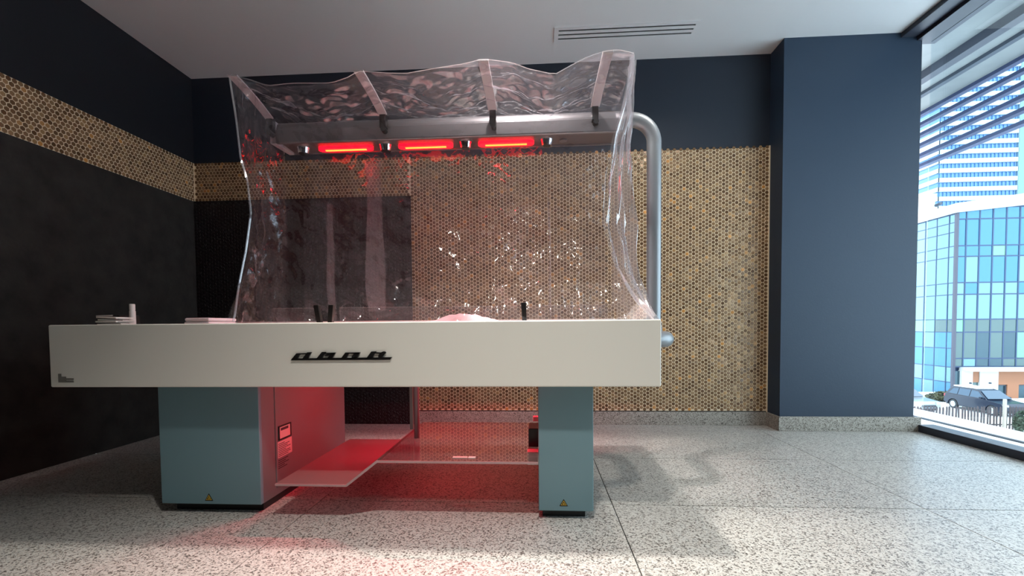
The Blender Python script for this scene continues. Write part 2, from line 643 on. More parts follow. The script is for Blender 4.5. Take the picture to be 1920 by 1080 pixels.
# ------------------------------------------------------------------ window wall
win = root('window_1', (XR, 0, 0), kind='structure')
box('sill_frame', XR, XR + 0.12, 0.55, PY, 0.0, 0.052, M['frame'], win, bevel=0.003)
tp = MB()
tp.box(XR - 0.17, XR - 0.06, 0.55, PY, ZC - 0.035, ZC)
tp.box(XR - 0.06, XR + 0.10, 0.55, PY + 0.05, ZC - 0.06, ZC + 0.1)
tp.build('head_frame', M['frame'], win, bevel=0.003)
for yy in (1.45,):
    box('mullion', XR + 0.02, XR + 0.1, yy - 0.03, yy + 0.03, 0.052, ZC - 0.06, M['frame'], win, bevel=0.003)
for a, b in ((1.48, PY + 0.02), (0.55, 1.42)):
    box('pane', XR + 0.052, XR + 0.06, a, b, 0.05, ZC - 0.06, M['glass'], win)
box('jamb', XR - 0.031, XR - 0.022, PY + 0.004, YB, 0.0, ZC, M['seal'], win)

MB().box(XR - 0.02, XR + 0.12, YF, 0.55, 0, ZC).build('wall_right', M['navy'], kind='structure')

# terrace edge, soffit, beams and sunscreen outside
led = box('terrace', XR + 0.12, 3.5, YF, 9.0, -0.35, -0.03, M['concrete'], kind='structure')
MB().box(XR + 0.125, 3.18, YF, 9.0, -0.03, 0.0).build('snow', M['snow'], led, bevel=0.008, kind='stuff')
MB().box(3.205, 3.5, YF, 9.0, -0.03, 0.004).build('snow', M['snow'], led, bevel=0.008, kind='stuff')
box('edge_rail', 3.18, 3.205, YF, 9.0, -0.03, 0.01, M['seal'], led)
sof = box('trim_2', XR + 0.1, 4.02, YF, 12.0, 3.0, 3.2, M['concrete'], kind='structure')
box('beam', 3.36, 3.44, YF, 12.0, 2.93, 3.0, M['frame'], sof)
box('rail', 3.66, 3.70, YF, 12.0, 2.97, 3.0, M['seal'], sof)
box('rail', 3.72, 3.735, YF, 12.0, 2.985, 3.0, M['seal'], sof)
scr = root('sunscreen', (4.0, 3.0, 2.4), 'louvred sunscreen of six grey blue slats hanging outside the window', 'sunscreen')
for k in range(6):
    z = 2.985 - 0.107 * k
    MB().prism([(3.985, z - 0.022), (4.02, z - 0.034), (4.024, z - 0.004), (3.99, z + 0.012)], YF, 12.0, 'y').build('slat', M['louver'], scr)
for yy in (-2.0, 2.0, 9.0):
    box('hanger', 4.026, 4.04, yy - 0.02, yy + 0.02, 2.4, 3.0, M['louver'], scr)

# ------------------------------------------------------------------ ceiling vent
ZV = ZC
vent = root('ceiling_vent', (0.63, 3.29, ZV), 'long pale slot air vent with three dark slots in the ceiling', 'vent')
fr = MB()
x0, x1, y0, y1 = 0.125, 1.13, 3.212, 3.375
fr.box(x0, x1, y0, y0 + 0.026, ZV - 0.006, ZV)
fr.box(x0, x1, y1 - 0.03, y1, ZV - 0.006, ZV)
fr.box(x0, x0 + 0.03, y0 + 0.026, y1 - 0.03, ZV - 0.006, ZV)
fr.box(x1 - 0.03, x1, y0 + 0.026, y1 - 0.03, ZV - 0.006, ZV)
fr.build('frame', M['ceiling'], vent)
box('recess', x0 + 0.03, x1 - 0.03, y0 + 0.026, y1 - 0.03, ZV - 0.0015, ZV, M['black'], vent)
for k in range(2):
    yy = y0 + 0.026 + 0.018 + k * 0.0445
    box('bar', x0 + 0.03, x1 - 0.03, yy, yy + 0.0265, ZV - 0.006, ZV - 0.0015, M['ceiling'], vent)

# ------------------------------------------------------------------ therapy table
T = root('therapy_table', (-0.77, 2.2, 0.0),
         'white therapy table on two teal pedestals with silver lamp frame and red lights', 'table')
RX0, RX1, RY0, RY1, RZ0, RZ1 = -2.006, 0.463, 1.72, 2.75, 0.566, 0.822
fp = box('front_panel', RX0, RX1, RY0, RY0 + 0.03, RZ0, RZ1, M['white'], T, bevel=0.006, seg=3)
box('end_panel', RX0 + 0.002, RX0 + 0.03, RY0 + 0.03, RY1 - 0.03, RZ0, RZ1, M['white'], T, bevel=0.004)
box('end_panel', RX1 - 0.03, RX1 - 0.002, RY0 + 0.03, RY1 - 0.03, RZ0, RZ1, M['white'], T, bevel=0.004)
box('back_panel', RX0, RX1, RY1 - 0.03, RY1, RZ0, 0.842, M['white'], T, bevel=0.006)
box('deck', RX0 + 0.03, -1.19, RY0 + 0.03, RY1 - 0.03, 0.74, 0.80, M['white'], T, bevel=0.004)
box('deck', -0.004, RX1 - 0.03, RY0 + 0.03, RY1 - 0.03, 0.74, 0.80, M['white'], T, bevel=0.004)
box('bed_plate', -1.19, -0.004, RY0 + 0.03, RY1 - 0.03, 0.765, 0.785, M['white'], T)
for bx in (-0.76, -0.34):
    box('under_lamp', bx - 0.16, bx + 0.16, 2.27, 2.33, 0.754, 0.765, M['dark'], T)

# emblem in italic block script, underlined
em = MB()
x_of = lambda px: -0.979 + (px - 60) * (0.406 / 1720)
z_of = lambda py: 0.678 + (300 - py) * (0.034 / 150)


def poly(pts):
    q = [(x_of(a), z_of(b)) for a, b in pts]
    em.prism(q, RY0 - 0.007, RY0 + 0.001, 'y')


poly([(58, 322), (82, 288), (1782, 274), (1750, 318), (1650, 320)])
poly([(78, 295), (160, 200), (236, 198), (166, 295)])
poly([(160, 200), (340, 195), (325, 218), (222, 218)])
poly([(258, 295), (346, 183), (420, 180), (346, 295)])
poly([(500, 295), (598, 178), (664, 178), (585, 295)])
poly([(655, 192), (832, 190), (815, 214), (640, 214)])
poly([(690, 214), (740, 214), (700, 246), (640, 248), (638, 240)])
poly([(685, 295), (758, 190), (832, 190), (760, 295)])
poly([(918, 295), (1000, 190), (1066, 190), (1002, 295)])
poly([(1000, 190), (1250, 188), (1232, 212), (1040, 212)])
poly([(1088, 295), (1160, 188), (1250, 188), (1184, 295)])
poly([(1350, 295), (1440, 174), (1520, 172), (1440, 295)])
poly([(1505, 186), (1600, 192), (1592, 212), (1490, 210)])
poly([(1585, 200), (1640, 174), (1672, 176), (1686, 196), (1626, 264), (1548, 264)])
em.build('emblem', M['black'], fp)
st = MB()
st.box(-1.968, -1.902, RY0 - 0.002, RY0, 0.586, 0.592)
st.box(-1.968, -1.955, RY0 - 0.002, RY0, 0.592, 0.622)
st.box(-1.955, -1.935, RY0 - 0.002, RY0, 0.592, 0.610)
st.box(-1.935, -1.902, RY0 - 0.002, RY0, 0.596, 0.603)
st.build('scuffed_sticker', M['grey_mark'], fp)

# left cabinet
cab = box('cabinet', -1.640, -1.196, 1.852, 2.68, 0.04, 0.74, M['silver'], T, bevel=0.003)
box('front_cover', -1.643, -1.193, 1.83, 1.852, 0.042, 0.74, M['teal'], cab, bevel=0.005)
box('side_door', -1.1965, -1.192, 1.948, 2.622, 0.075, 0.566, M['silver'], cab, bevel=0.002)
box('plinth', -1.615, -1.215, 1.88, 2.64, 0.0, 0.04, M['dark'], cab)
dp = MB()
dp.box(-1.192, -1.187, 1.966, 2.068, 0.286, 0.292)
dp.box(-1.192, -1.187, 1.966, 2.068, 0.346, 0.352)
dp.box(-1.192, -1.187, 1.966, 1.972, 0.292, 0.346)
dp.box(-1.192, -1.187, 2.062, 2.068, 0.292, 0.346)
dp.build('display_frame', M['black'], cab)
box('display', -1.192, -1.1895, 1.972, 2.062, 0.292, 0.346, M['label'], cab)
box('display_bar', -1.1895, -1.1885, 1.984, 2.045, 0.328, 0.340, M['ink'], cab)
box('rating_label', -1.192, -1.1905, 1.958, 2.075, 0.206, 0.280, M['label'], cab)
tx = MB()
for r in range(8):
    w = [0.05, 0.09, 0.075, 0.1, 0.06, 0.095, 0.1, 0.08][r]
    tx.box(-1.1905, -1.1899, 1.963, 1.963 + w, 0.268 - r * 0.008, 0.271 - r * 0.008)
for r in range(5):
    tx.box(-1.192, -1.1912, 1.962, 1.962 + [0.08, 0.06, 0.085, 0.05, 0.07][r], 0.192 - r * 0.009, 0.196 - r * 0.009)
tx.build('label_text', M['ink'], cab)


def warning(x, z, yf, parent, s=0.026):
    MB().prism([(x - s * 0.62, z), (x + s * 0.62, z), (x, z + s * 1.08)], yf - 0.0012, yf, 'y').build('warning_sticker', M['black'], parent)
    t = MB()
    a, b, c = Vector((x - s * .42, z + s * .14)), Vector((x + s * .42, z + s * .14)), Vector((x, z + s * .84))
    ctr = (a + b + c) / 3
    for p, q in ((a, b), (b, c), (c, a)):
        p2, q2 = p + (ctr - p) * 0.22, q + (ctr - q) * 0.22
        t.prism([tuple(p), tuple(q), tuple(q2), tuple(p2)], yf - 0.0020, yf - 0.0011, 'y')
    t.prism([(x - s * .06, z + s * .26), (x + s * .1, z + s * .26), (x + s * .06, z + s * .52), (x - s * .06, z + s * .44)], yf - 0.0020, yf - 0.0011, 'y')
    t.build('warning_symbol', M['yellow'], parent)


warning(-1.426, 0.058, 1.83, cab, 0.030)

# right pedestal
ped = box('pedestal', 0.0, 0.217, 1.852, 2.62, 0.04, 0.74, M['silver'], T, bevel=0.003)
box('front_cover', -0.004, 0.221, 1.83, 1.852, 0.036, 0.74, M['teal'], ped, bevel=0.005)
box('plinth', 0.012, 0.19, 1.868, 2.58, 0.0, 0.04, M['dark'], ped)
warning(0.099, 0.058, 1.83, ped, 0.028)
box('junction_box', -0.048, 0.0, 1.98, 2.10, 0.262, 0.345, M['black'], ped, bevel=0.004)
box('socket', -0.052, 0.0, 1.90, 1.955, 0.205, 0.262, M['label'], ped, bevel=0.004)
box('switch', -0.03, 0.0, 2.20, 2.235, 0.330, 0.352, M['paper'], ped, bevel=0.002)

# bent acrylic shelf
zl, zh, th = 0.148, 0.249, 0.009
pf = [(-1.094, zl), (-0.79, zl), (-0.66, zh), (-0.006, zh), (-0.006, zh + th), (-0.664, zh + th), (-0.794, zl + th), (-1.094, zl + th)]
sh = root('shelf', (-0.5, 2.1, zl))
sh.parent = T
sh.matrix_parent_inverse = T.matrix_world.inverted()
MB().prism([pf[0], pf[1], pf[6], pf[7]], 1.775, 2.51, 'y').build('lower_leaf', M['milky_dull'], sh)
MB().prism([pf[1], pf[2], pf[5], pf[6]], 1.775, 2.51, 'y').build('ramp', M['milky_dull'], sh)
MB().prism([pf[2], pf[3], pf[4], pf[5]], 1.775, 2.51, 'y').build('upper_leaf', M['milky'], sh)
eg = MB()
for q in ((0, 1, 6, 7), (1, 2, 5, 6), (2, 3, 4, 5)):
    eg.prism([pf[i] for i in q], 1.771, 1.775, 'y')
eg.build('polished_edge', M['edge'], sh)
box('bracket', -0.05, 0.0, 2.3, 2.42, zh - 0.02, zh, M['dark'], sh)
MB().tube([(-0.598, 2.146, 0.258), (-0.598, 2.146, 0.775)], 0.0135, 16).build('support_pole', M['steel'], T, smooth=True)
box('pole_rail', -0.632, -0.617, 2.146, 2.16, 0.30, 0.775, M['alu'], T)

# bent pipe frame: out of the table end, back, up and over
r_ = 0.04
p_ = []
fy, fx, fz = 2.26, 0.655, 0.728
p_ += [Vector((0.44, fy, fz)), Vector((0.54, fy, fz))]
p_ += arc((fx - 0.11, fy + 0.11, fz), 0.11, -PI / 2, 0, 10, (1, 0, 0), (0, 1, 0))
p_ += arc((fx, 2.60 - 0.12, fz + 0.12), 0.12, -PI / 2, 0, 10, (0, 1, 0), (0, 0, 1))
p_ += arc((fx - 0.13, 2.60, 1.955 - 0.13), 0.13, 0, PI / 2, 12, (1, 0, 0), (0, 0, 1))
p_ += [Vector((0.30, 2.60, 1.955)), Vector((-1.46, 2.60, 1.945))]
MB().tube(p_, r_, 24).build('pipe_frame', M['steel'], T, smooth=True)

# lamp housing along the pipe
lamp = root('lamp_housing', (-0.55, 2.64, 1.9))
lamp.parent = T
lamp.matrix_parent_inverse = T.matrix_world.inverted()
prof = [(2.60, 1.995), (2.565, 1.990), (2.545, 1.975), (2.536, 1.95), (2.536, 1.94), (2.526, 1.938), (2.526, 1.872), (2.532, 1.862),
        (2.548, 1.862), (2.548, 1.884), (2.722, 1.884), (2.722, 1.872), (2.738, 1.872), (2.738, 1.95), (2.70, 1.985), (2.65, 1.995)]
bm_ = MB().prism(prof, -1.50, 0.50, 'x').build('channel', M['alu'], lamp, bevel=0.003)
MB().prism([(2.53, 1.862), (2.53, 1.99), (2.735, 1.99), (2.735, 1.872)], -1.535, -1.50, 'x').build('end_cap', M['arm'], lamp, bevel=0.004)
box('reflector', -1.49, 0.48, 2.549, 2.721, 1.878, 1.884, M['lamp_inside'], lamp)
for a, b in ((-1.305, -0.975), (-0.820, -0.495), (-0.345, -0.020)):
    n_ = 14
    pts = []
    for k in range(n_ + 1):
        t = -PI / 2 + PI * k / n_
        pts.append((b - 0.028 + 0.028 * math.cos(t), 2.652 + 0.028 * math.sin(t)))
    for k in range(n_ + 1):
        t = PI / 2 + PI * k / n_
        pts.append((a + 0.028 + 0.028 * math.cos(t), 2.652 + 0.028 * math.sin(t)))
    MB().prism(pts, 1.862, 1.878, 'z').build('led_bar', M['led_lens'], lamp)
    d = MB()
    m_ = 13
    for k in range(m_):
        xx = a + 0.05 + (b - a - 0.10) * k / (m_ - 1)
        d.box(xx - 0.009, xx + 0.009, 2.646, 2.660, 1.8585, 1.862)
    d.build('led_diodes', M['led_dot'], lamp)
for xx in (-1.40, -0.898, -0.42, 0.055):
    MB().tube([(xx, 2.65, 1.878), (xx, 2.65, 1.868), (xx, 2.65, 1.846)], [0.038, 0.034, 0.03], 20).build('spotlight', M['chrome'], lamp, smooth=True)
    MB().tube([(xx, 2.65, 1.847), (xx, 2.65, 1.844)], 0.022, 16).build('spotlight_lens', M['black'], lamp)
MB().tube([(0.15, 2.65, 1.878), (0.15, 2.65, 1.870)], 0.022, 16).build('sensor', M['alu'], lamp)

# four arms that hold the film
for (xr, zr, xt, zt) in ((-1.515, 1.985, -1.445, 2.0), (-0.86, 1.985, -0.832, 1.995), (-0.244, 1.985, -0.246, 2.018), (0.315, 1.985, 0.322, 2.032)):
    am = MB()
    vs = []
    N = 8
    for k in range(N + 1):
        t = k / N
        xx = xr + (xt - xr) * t
        yy = 2.50 + (2.09 - 2.50) * t
        zz = zr + (zt - zr) * t + 0.008 * math.sin(PI * t)
        w = 0.024
        for sx, sz in ((-w, 0), (w, 0), (w, 0.008), (-w, 0.008)):
            vs.append((xx + sx, yy, zz + sz))
    fs = [(0, 1, 2, 3), tuple(4 * N + q for q in (3, 2, 1, 0))]
    for k in range(N):
        for q in range(4):
            fs.append((4 * k + q, 4 * k + (q + 1) % 4, 4 * k + 4 + (q + 1) % 4, 4 * k + 4 + q))
    am.add(vs, fs)
    a_ = am.build('arm', M['arm'], T, bevel=0.002)
    b_ = MB()
    b_.box(xr - 0.018, xr + 0.018, 2.49, 2.53, 1.915, 2.0)
    b_.build('bracket', M['black'], a_, bevel=0.004)
    MB().tube([(xr + 0.004, 2.522, 1.905), (xr + 0.004, 2.485, 1.905)], 0.015, 12).build('clamp_screw', M['black'], a_, smooth=True)

# clear guards and their clips on the front edge
for a, b in ((-1.16, -0.967), (-0.86, -0.064), (-0.052, 0.313)):
    g_ = box('guard', a, b, 1.897, 1.903, 0.785 if b < 0.1 else 0.80, 0.888, M['acrylic'], T, bevel=0.0015)
for xx, dx in ((-0.945, -0.018), (-0.905, 0.010), (-0.058, -0.004)):
    MB().prism([(xx + dx - 0.011, 0.90), (xx + dx + 0.011, 0.90), (xx + 0.009, 0.79), (xx - 0.009, 0.79)], 1.889, 1.912, 'y').build('clip', M['black'], T, bevel=0.002)

# ------------------------------------------------------------------ clear film cover
cover = root('film_cover', (-0.5, 2.1, 0.82), 'crumpled clear plastic film cover hung over the table from four arms', 'cover')
TOP = [(-1.446, 1.998), (-1.348, 1.972), (-1.27, 1.942), (-1.146, 1.949), (-0.961, 1.942), (-0.884, 1.963), (-0.828, 1.992), (-0.707, 1.978),
       (-0.606, 1.971), (-0.457, 1.990), (-0.333, 2.004), (-0.247, 2.022), (-0.113, 2.000), (-0.04, 1.969), (0.081, 1.938), (0.153, 1.975),
       (0.225, 2.010), (0.32, 2.036), (0.379, 2.034), (0.438, 2.016)]
LEFT = [(0.80, -1.33), (0.843, -1.321), (0.985, -1.355), (1.162, -1.348), (1.344, -1.338), (1.5, -1.362), (1.606, -1.398), (1.801, -1.418), (1.988, -1.446)]
RIGHT = [(0.80, 0.480), (0.826, 0.475), (0.892, 0.411), (1.061, 0.333), (1.258, 0.285), (1.478, 0.305), (1.644, 0.338), (1.784, 0.379), (2.006, 0.425)]
OUTER = [(0.80, 0.500), (0.826, 0.497), (0.907, 0.463), (1.02, 0.443), (1.264, 0.448), (1.481, 0.443), (1.649, 0.435), (1.792, 0.440), (2.012, 0.447)]
DEPTH = [(0.80, 1.87), (0.84, 1.885), (0.985, 1.97), (1.162, 2.02), (1.344, 2.05), (1.606, 2.075), (2.05, 2.085)]


def crease(x, z, sx, sz, seed, sharp=1.0):
    a = noise.noise(Vector((x * sx + seed, z * sz - seed * 0.7, seed)))
    return (1.0 - abs(a) * 2.2) * sharp


def fold(x, z, sx, sz, seed):
    return abs(noise.noise(Vector((x * sx + seed, z * sz - seed * 0.7, seed * 1.3))))


def patch(x, z, seed):
    return max(0.0, min(1.0, 0.15 + 2.2 * noise.noise(Vector((x * 2.6, z * 2.6, seed)))))


def crumple(x, z, sc, seed):
    d, _ = noise.voronoi(Vector((x * sc, z * sc, seed)))
    return d[1] - d[0]


def sheet(name, nu, nv, fn, m, parent, label=None):
    V = [fn(i / (nu - 1), j / (nv - 1)) for j in range(nv) for i in range(nu)]
    F = [(j * nu + i, j * nu + i + 1, (j + 1) * nu + i + 1, (j + 1) * nu + i) for j in range(nv - 1) for i in range(nu - 1)]
    me = bpy.data.meshes.new(name)
    me.from_pydata(V, [], F)
    me.materials.append(m)
    for p in me.polygons:
        p.use_smooth = True
    o = bpy.data.objects.new(name, me)
    COL.objects.link(o)
    o.parent = parent
    o.matrix_parent_inverse = parent.matrix_world.inverted()
    if label:
        o['label'] = label
    return o


def front(u, v):
    zb = 0.822
    xm = -1.44 + u * 1.86
    zt = interp(TOP, xm)
    z = zt + (zb - zt) * v
    x = interp(LEFT, z) + (interp(RIGHT, z) - interp(LEFT, z)) * u
    y = interp(DEPTH, z)
    edge = min(1.0, u * 12, (1 - u) * 12)
    dy = 0.030 * noise.noise(Vector((x * 2.1, z * 1.3, 3.1)))
    dy += 0.030 * fold(x, z, 5.0, 1.2, 5.3)
    dy += 0.009 * fold(x + z * 0.6, z - x * 0.2, 7.0, 4.0, 9.1)
    dy += 0.009 * fold(x - z * 0.5, z, 9.0, 9.0, 21.0)
    dy += 0.006 * fold(x, z, 22.0, 17.0, 2.2)
    if v < 0.22:
        dy += 0.012 * (1 - v / 0.22) * crease(x, z, 4.0, 16.0, 1.7)
    if v > 0.85:
        dy += 0.016 * (v - 0.85) / 0.15 * crease(x, z, 14.0, 8.0, 4.4)
    x += 0.010 * noise.noise(Vector((x * 3, z * 5, 8.0))) * (1.0 if 0 < u < 1 else 1.5)
    return (x, y + dy * (0.35 + 0.65 * edge), z)


def topsheet(u, v):
    xm = -1.446 + u * 1.885
    zf = interp(TOP, xm)
    sag = interp([(-1.446, 0), (-1.15, 1), (-0.83, 0), (-0.55, 0.8), (-0.247, 0), (0.04, 1.0), (0.32, 0), (0.44, 0.1)], xm)
    z = zf + (2.0 - zf) * v - 0.045 * sag * math.sin(PI * v)
    y = 2.085 + (2.64 - 2.085) * v
    w = math.sin(PI * min(1, v * 1.0)) ** 0.5 if 0 < v < 1 else 0
    z += w * (0.045 * fold(xm, y, 3.0, 8.0, 6.0) + 0.024 * fold(xm + y, y - xm, 7.0, 9.0, 5.0) + 0.022 * fold(xm, y, 14.0, 26.0, 2.0)
              + 0.02 * noise.noise(Vector((xm * 4, y * 7, 2)))) - 0.02 * w
    return (xm, y, z)


def side_right(u, v):
    zt = 2.03
    z = zt + (0.82 - zt) * v
    xa, ya = interp(RIGHT, z), interp(DEPTH, z)
    xb = interp(OUTER, z)
    pts = [(0.0, xa, ya), (0.40, (xa + xb) / 2, ya + 0.045), (0.75, xb, ya + 0.09), (1.0, min(xb, 0.445) - 0.02, 2.62 if z > 0.9 else 2.5)]
    x = interp([(p[0], p[1]) for p in pts], u)
    y = interp([(p[0], p[2]) for p in pts], u)
    e = min(1, u * 8, (1 - u) * 8)
    ph = u * 22 + 2.6 * noise.noise(Vector((u * 2.0, z * 1.6, 2.9))) + 1.2 * noise.noise(Vector((u * 5.0, z * 4.0, 7.9)))
    f = 0.011 * math.sin(ph) + 0.005 * math.sin(ph * 2.3 + 4 * noise.noise(Vector((u * 3, z * 3, 1.9)))) + 0.02 * fold(u * 2, z, 4, 5, 6.6)
    return (x + f * e * 0.9, y - f * e * 0.6, z)


def side_left(u, v):
    zt = 1.995
    z = zt + (0.82 - zt) * v
    xa, ya = interp(LEFT, z), interp(DEPTH, z)
    x = xa + (-1.50 - xa) * u - 0.05 * math.sin(PI * u) * math.sin(PI * v)
    if z < 1.0:
        x -= (1.0 - z) * 0.25 * (1 - u)
    y = ya + (2.62 - ya) * u
    e = min(1, u * 8, (1 - u) * 8)
    f = 0.05 * fold(y * 1.2, z, 7.0, 1.8, 12.9) + 0.022 * fold(y, z, 9, 8, 3.6) + 0.01 * fold(y, z, 24, 15, 8.6) + patch(y, z, 5.0) * 0.03 * fold(y, z, 26, 20, 23.0)
    return (x + f * e, y, z)


def backsheet(u, v):
    z = 1.87 + (0.85 - 1.87) * v
    x = -1.45 + 1.86 * u
    y = 2.70 + 0.05 * fold(x, z, 3.0, 0.9, 15.1) + 0.025 * fold(x + z, z - x, 5, 4, 9.9) + 0.02 * noise.noise(Vector((x * 1.6, z, 4.0))) + 0.008 * fold(x, z, 16, 12, 3.9) + patch(x, z, 2.2) * 0.03 * fold(x, z, 26, 20, 13.0)
    return (x, y if z > 0.9 else min(y, 2.715), z)


sheet('front_sheet', 250, 170, front, M['film'], cover)
sheet('top_sheet', 300, 90, topsheet, M['film_top'], cover)
sheet('side_sheet', 90, 170, side_right, M['film_side'], cover, 'bunched sheet with bright vertical creases')
sheet('side_sheet', 90, 170, side_left, M['film'], cover)
sheet('back_sheet', 260, 150, backsheet, M['film_back'], cover)


def ribbon(xm, w, za, zb, y, name='fold_seam'):
    def f(u, v):
        z = za + (zb - za) * v
        x = xm + (u - 0.5) * w * (1 + 0.35 * noise.noise(Vector((z * 2.2, xm, 1.0)))) + 0.014 * noise.noise(Vector((z * 3, 4.0, xm)))
        return (x, y + 0.012 * noise.noise(Vector((x * 9, z * 4, 2.0))), z)
    return sheet(name, 8, 40, f, M['film_seam'], cover)


ribbon(-1.262, 0.042, 1.55, 0.846, 2.675)
ribbon(-0.985, 0.105, 1.80, 0.90, 2.68)
ribbon(0.07, 0.012, 1.60, 0.846, 2.68)
hem = []
for k in range(40):
    z = 2.0 - (2.0 - 0.83) * k / 39
    hem.append((interp(LEFT, z) - 0.004, interp(DEPTH, z) - 0.004, z))
MB().tube(hem, 0.005, 6).build('hem', M['film_side'], cover, smooth=True)
hem = [(-1.446 + 1.88 * k / 60, 2.083, interp(TOP, -1.446 + 1.88 * k / 60) + 0.002) for k in range(61)]
MB().tube(hem, 0.002, 6).build('hem', M['film_side'], cover, smooth=True)

# ------------------------------------------------------------------ small things on the table
bt = root('bottle', (-1.895, 1.99, 0.80), 'small white cylinder bottle standing at the left end of the table', 'bottle')
MB().tube([(-1.895, 1.99, 0.80), (-1.895, 1.99, 0.804), (-1.895, 1.99, 0.885), (-1.895, 1.99, 0.892)], [0.011, 0.0125, 0.0125, 0.010], 20).build('body', M['paper'], bt, smooth=True)
MB().tube([(-1.895, 1.99, 0.892), (-1.895, 1.99, 0.917), (-1.895, 1.99, 0.92)], [0.0115, 0.0115, 0.0095], 20).build('cap', M['paper'], bt, smooth=True)
pp = root('paper_stack', (-1.917, 1.925, 0.80), 'untidy stack of folded papers at the table left end beside the bottle', 'papers')
for k in range(5):
    a = [(0, 0), (0.006, .03), (-0.004, -.02), (0.01, .05), (0.0, -.03)][k]
    z = 0.815 + k * 0.009
    s_ = MB().box(-0.052, 0.052, -0.04, 0.04, 0, 0.004 if k % 2 else 0.007).build('sheet', M['paper'], pp, bevel=0.001)
    s_.matrix_parent_inverse = Matrix.Identity(4)
    s_.location = (a[0], 0, z - 0.80)
    s_.rotation_euler = (0, 0.02 * (k - 2), a[1] * 3)
box('tray', -1.974, -1.876, 1.885, 1.965, 0.801, 0.814, M['dark'], pp, bevel=0.002)
ph = root('remote_control', (-2.0, 1.95, 0.80), 'small black hand control beside the papers at table left end', 'remote')
box('body', -1.970, -1.94, 1.97, 2.08, 0.8015, 0.868, M['black'], ph, bevel=0.006)
box('button', -1.962, -1.95, 1.968, 1.97, 0.845, 0.855, M['tail'], ph)
pn = root('pen', (-1.9, 1.89, 0.85), 'thin pale pen resting on the paper stack beside bottle', 'pen')
MB().tube([(-1.985, 1.905, 0.8625), (-1.90, 1.90, 0.864)], 0.003, 8).build('barrel', M['label'], pn, smooth=True)
MB().tube([(-1.90, 1.90, 0.864), (-1.89, 1.8995, 0.8642)], [0.003, 0.0008], 8).build('tip', M['black'], pn, smooth=True)
fc = root('folded_cloth', (-1.62, 2.2, 0.80), 'flat folded white cloth on table near the film left edge', 'cloth')
for k in range(3):
    box('fold', -1.70 + 0.004 * k, -1.57, 2.05, 2.25, 0.801 + 0.018 * k, 0.818 + 0.018 * k, M['cloth'], fc, bevel=0.007)
tw = root('towel', (-0.37, 2.3, 0.785), 'loose white towel lit pink on the bed plate under red lamps', 'towel')


def towel_fn(u, v):
    x = -0.60 + 0.44 * u
    y = 2.12 + 0.34 * v
    h = max(0.0, math.sin(PI * u)) ** 0.55 * max(0.0, math.sin(PI * v)) ** 0.55
    z = 0.786 + h * (0.080 + 0.03 * noise.noise(Vector((x * 9, y * 9, 1.0))) + 0.01 * noise.noise(Vector((x * 26, y * 20, 3.0))))
    return (x, y, z)


sheet('cloth', 50, 36, towel_fn, M['cloth'], tw)
stp = root('paper_strip', (-0.31, 1.82, 0.258), 'narrow pale strip in two pieces on glossy upper shelf', 'strip')
box('strip_piece', -0.358, -0.296, 1.81, 1.828, 0.2585, 0.2625, M['label'], stp, bevel=0.001)
box('strip_piece', -0.293, -0.263, 1.81, 1.828, 0.2585, 0.2625, M['paper'], stp, bevel=0.001)

# ------------------------------------------------------------------ outside: ground, facade, tower
GZ = -5.6
box('ground', 4.5, 260, -40, 300, GZ - 0.3, GZ, M['snow'], kind='structure')

gb = root('glass_building', (35.0, 40.0, GZ), 'blue glass curtain wall office block with white parapet outside the window', 'building')
zr = [-3.0, -2.3, -1.2, 1.05, 3.16, 4.15, 6.33, 7.22, 9.44, 9.95]
zr = [-2.95, -2.24, -0.02, 1.054, 3.163, 4.148, 6.334, 7.224, 9.443, 10.4]
XC = 35.0
rnd = random.Random(3)
cells = {}


def pane(x0, x1, y0, y1, z0, z1, m):
    box('pane', x0, x1, y0, y1, z0, z1, m, gb)


cols = [XC + 0.12] + [XC + 0.80 + 1.053 * k for k in range(12)]
for i in range(len(cols) - 1):
    for j in range(len(zr) - 1):
        if j >= 6:
            m = M['pane_blue']
        elif j in (4, 5):
            m = rnd.choice([M['pane_pale'], M['pane_blue'], M['pane_pale']])
        elif j == 3:
            m = M['pane_pale']
        elif j == 2:
            m = M['pane_green'] if i == 0 else M['pane_grey']
        else:
            m = rnd.choice([M['pane_dark'], M['pane_grey'], M['pane_dark'], M['pane_pale']])
        if (i, j) == (3, 6):
            m = M['pane_green']
        if i == 5 and j in (1,):
            m = M['pane_green']
        a, b = cols[i] + 0.05, cols[i + 1] - 0.05
        jit = rnd.uniform(-0.01, 0.01)
        pane(a, b, 40.0 + jit, 40.08 + jit, zr[j] + 0.05, zr[j + 1] - 0.05, m)
mu = MB()
for c in cols:
    mu.box(c - 0.05, c + 0.05, 39.97, 40.1, zr[0], zr[-1])
for z in zr:
    mu.box(XC, cols[-1], 39.98, 40.1, z - 0.05, z + 0.05)
mu.build('mullions', M['mullion'], gb)
zl_ = [GZ, -4.3, -3.0, -1.4, -0.02, 1.054, 3.163, 4.148, 6.334, 7.224, 8.4, 9.2, 9.9]
ycs = [40.0 + 0.05] + [40.63 + 1.17 * k for k in range(9)]
for i in range(len(ycs) - 1):
    for j in range(len(zl_) - 1):
        m = M['pane_pale'] if j > 4 else rnd.choice([M['pane_blue'], M['pane_pale'], M['pane_blue']])
        if j == 4:
            m = M['pane_green'] if i > 1 else M['pane_grey']
        jit = rnd.uniform(-0.01, 0.01)
        pane(XC + jit, XC + 0.08 + jit, ycs[i] + 0.035, ycs[i + 1] - 0.035, zl_[j] + 0.035, zl_[j + 1] - 0.035, m)
mu = MB()
for c in ycs:
    mu.box(XC - 0.03, XC + 0.1, c - 0.035, c + 0.035, zl_[0], zl_[-1])
for z in zl_:
    mu.box(XC - 0.02, XC + 0.1, ycs[0], ycs[-1], z - 0.035, z + 0.035)
mu.build('mullions', M['mullion'], gb)
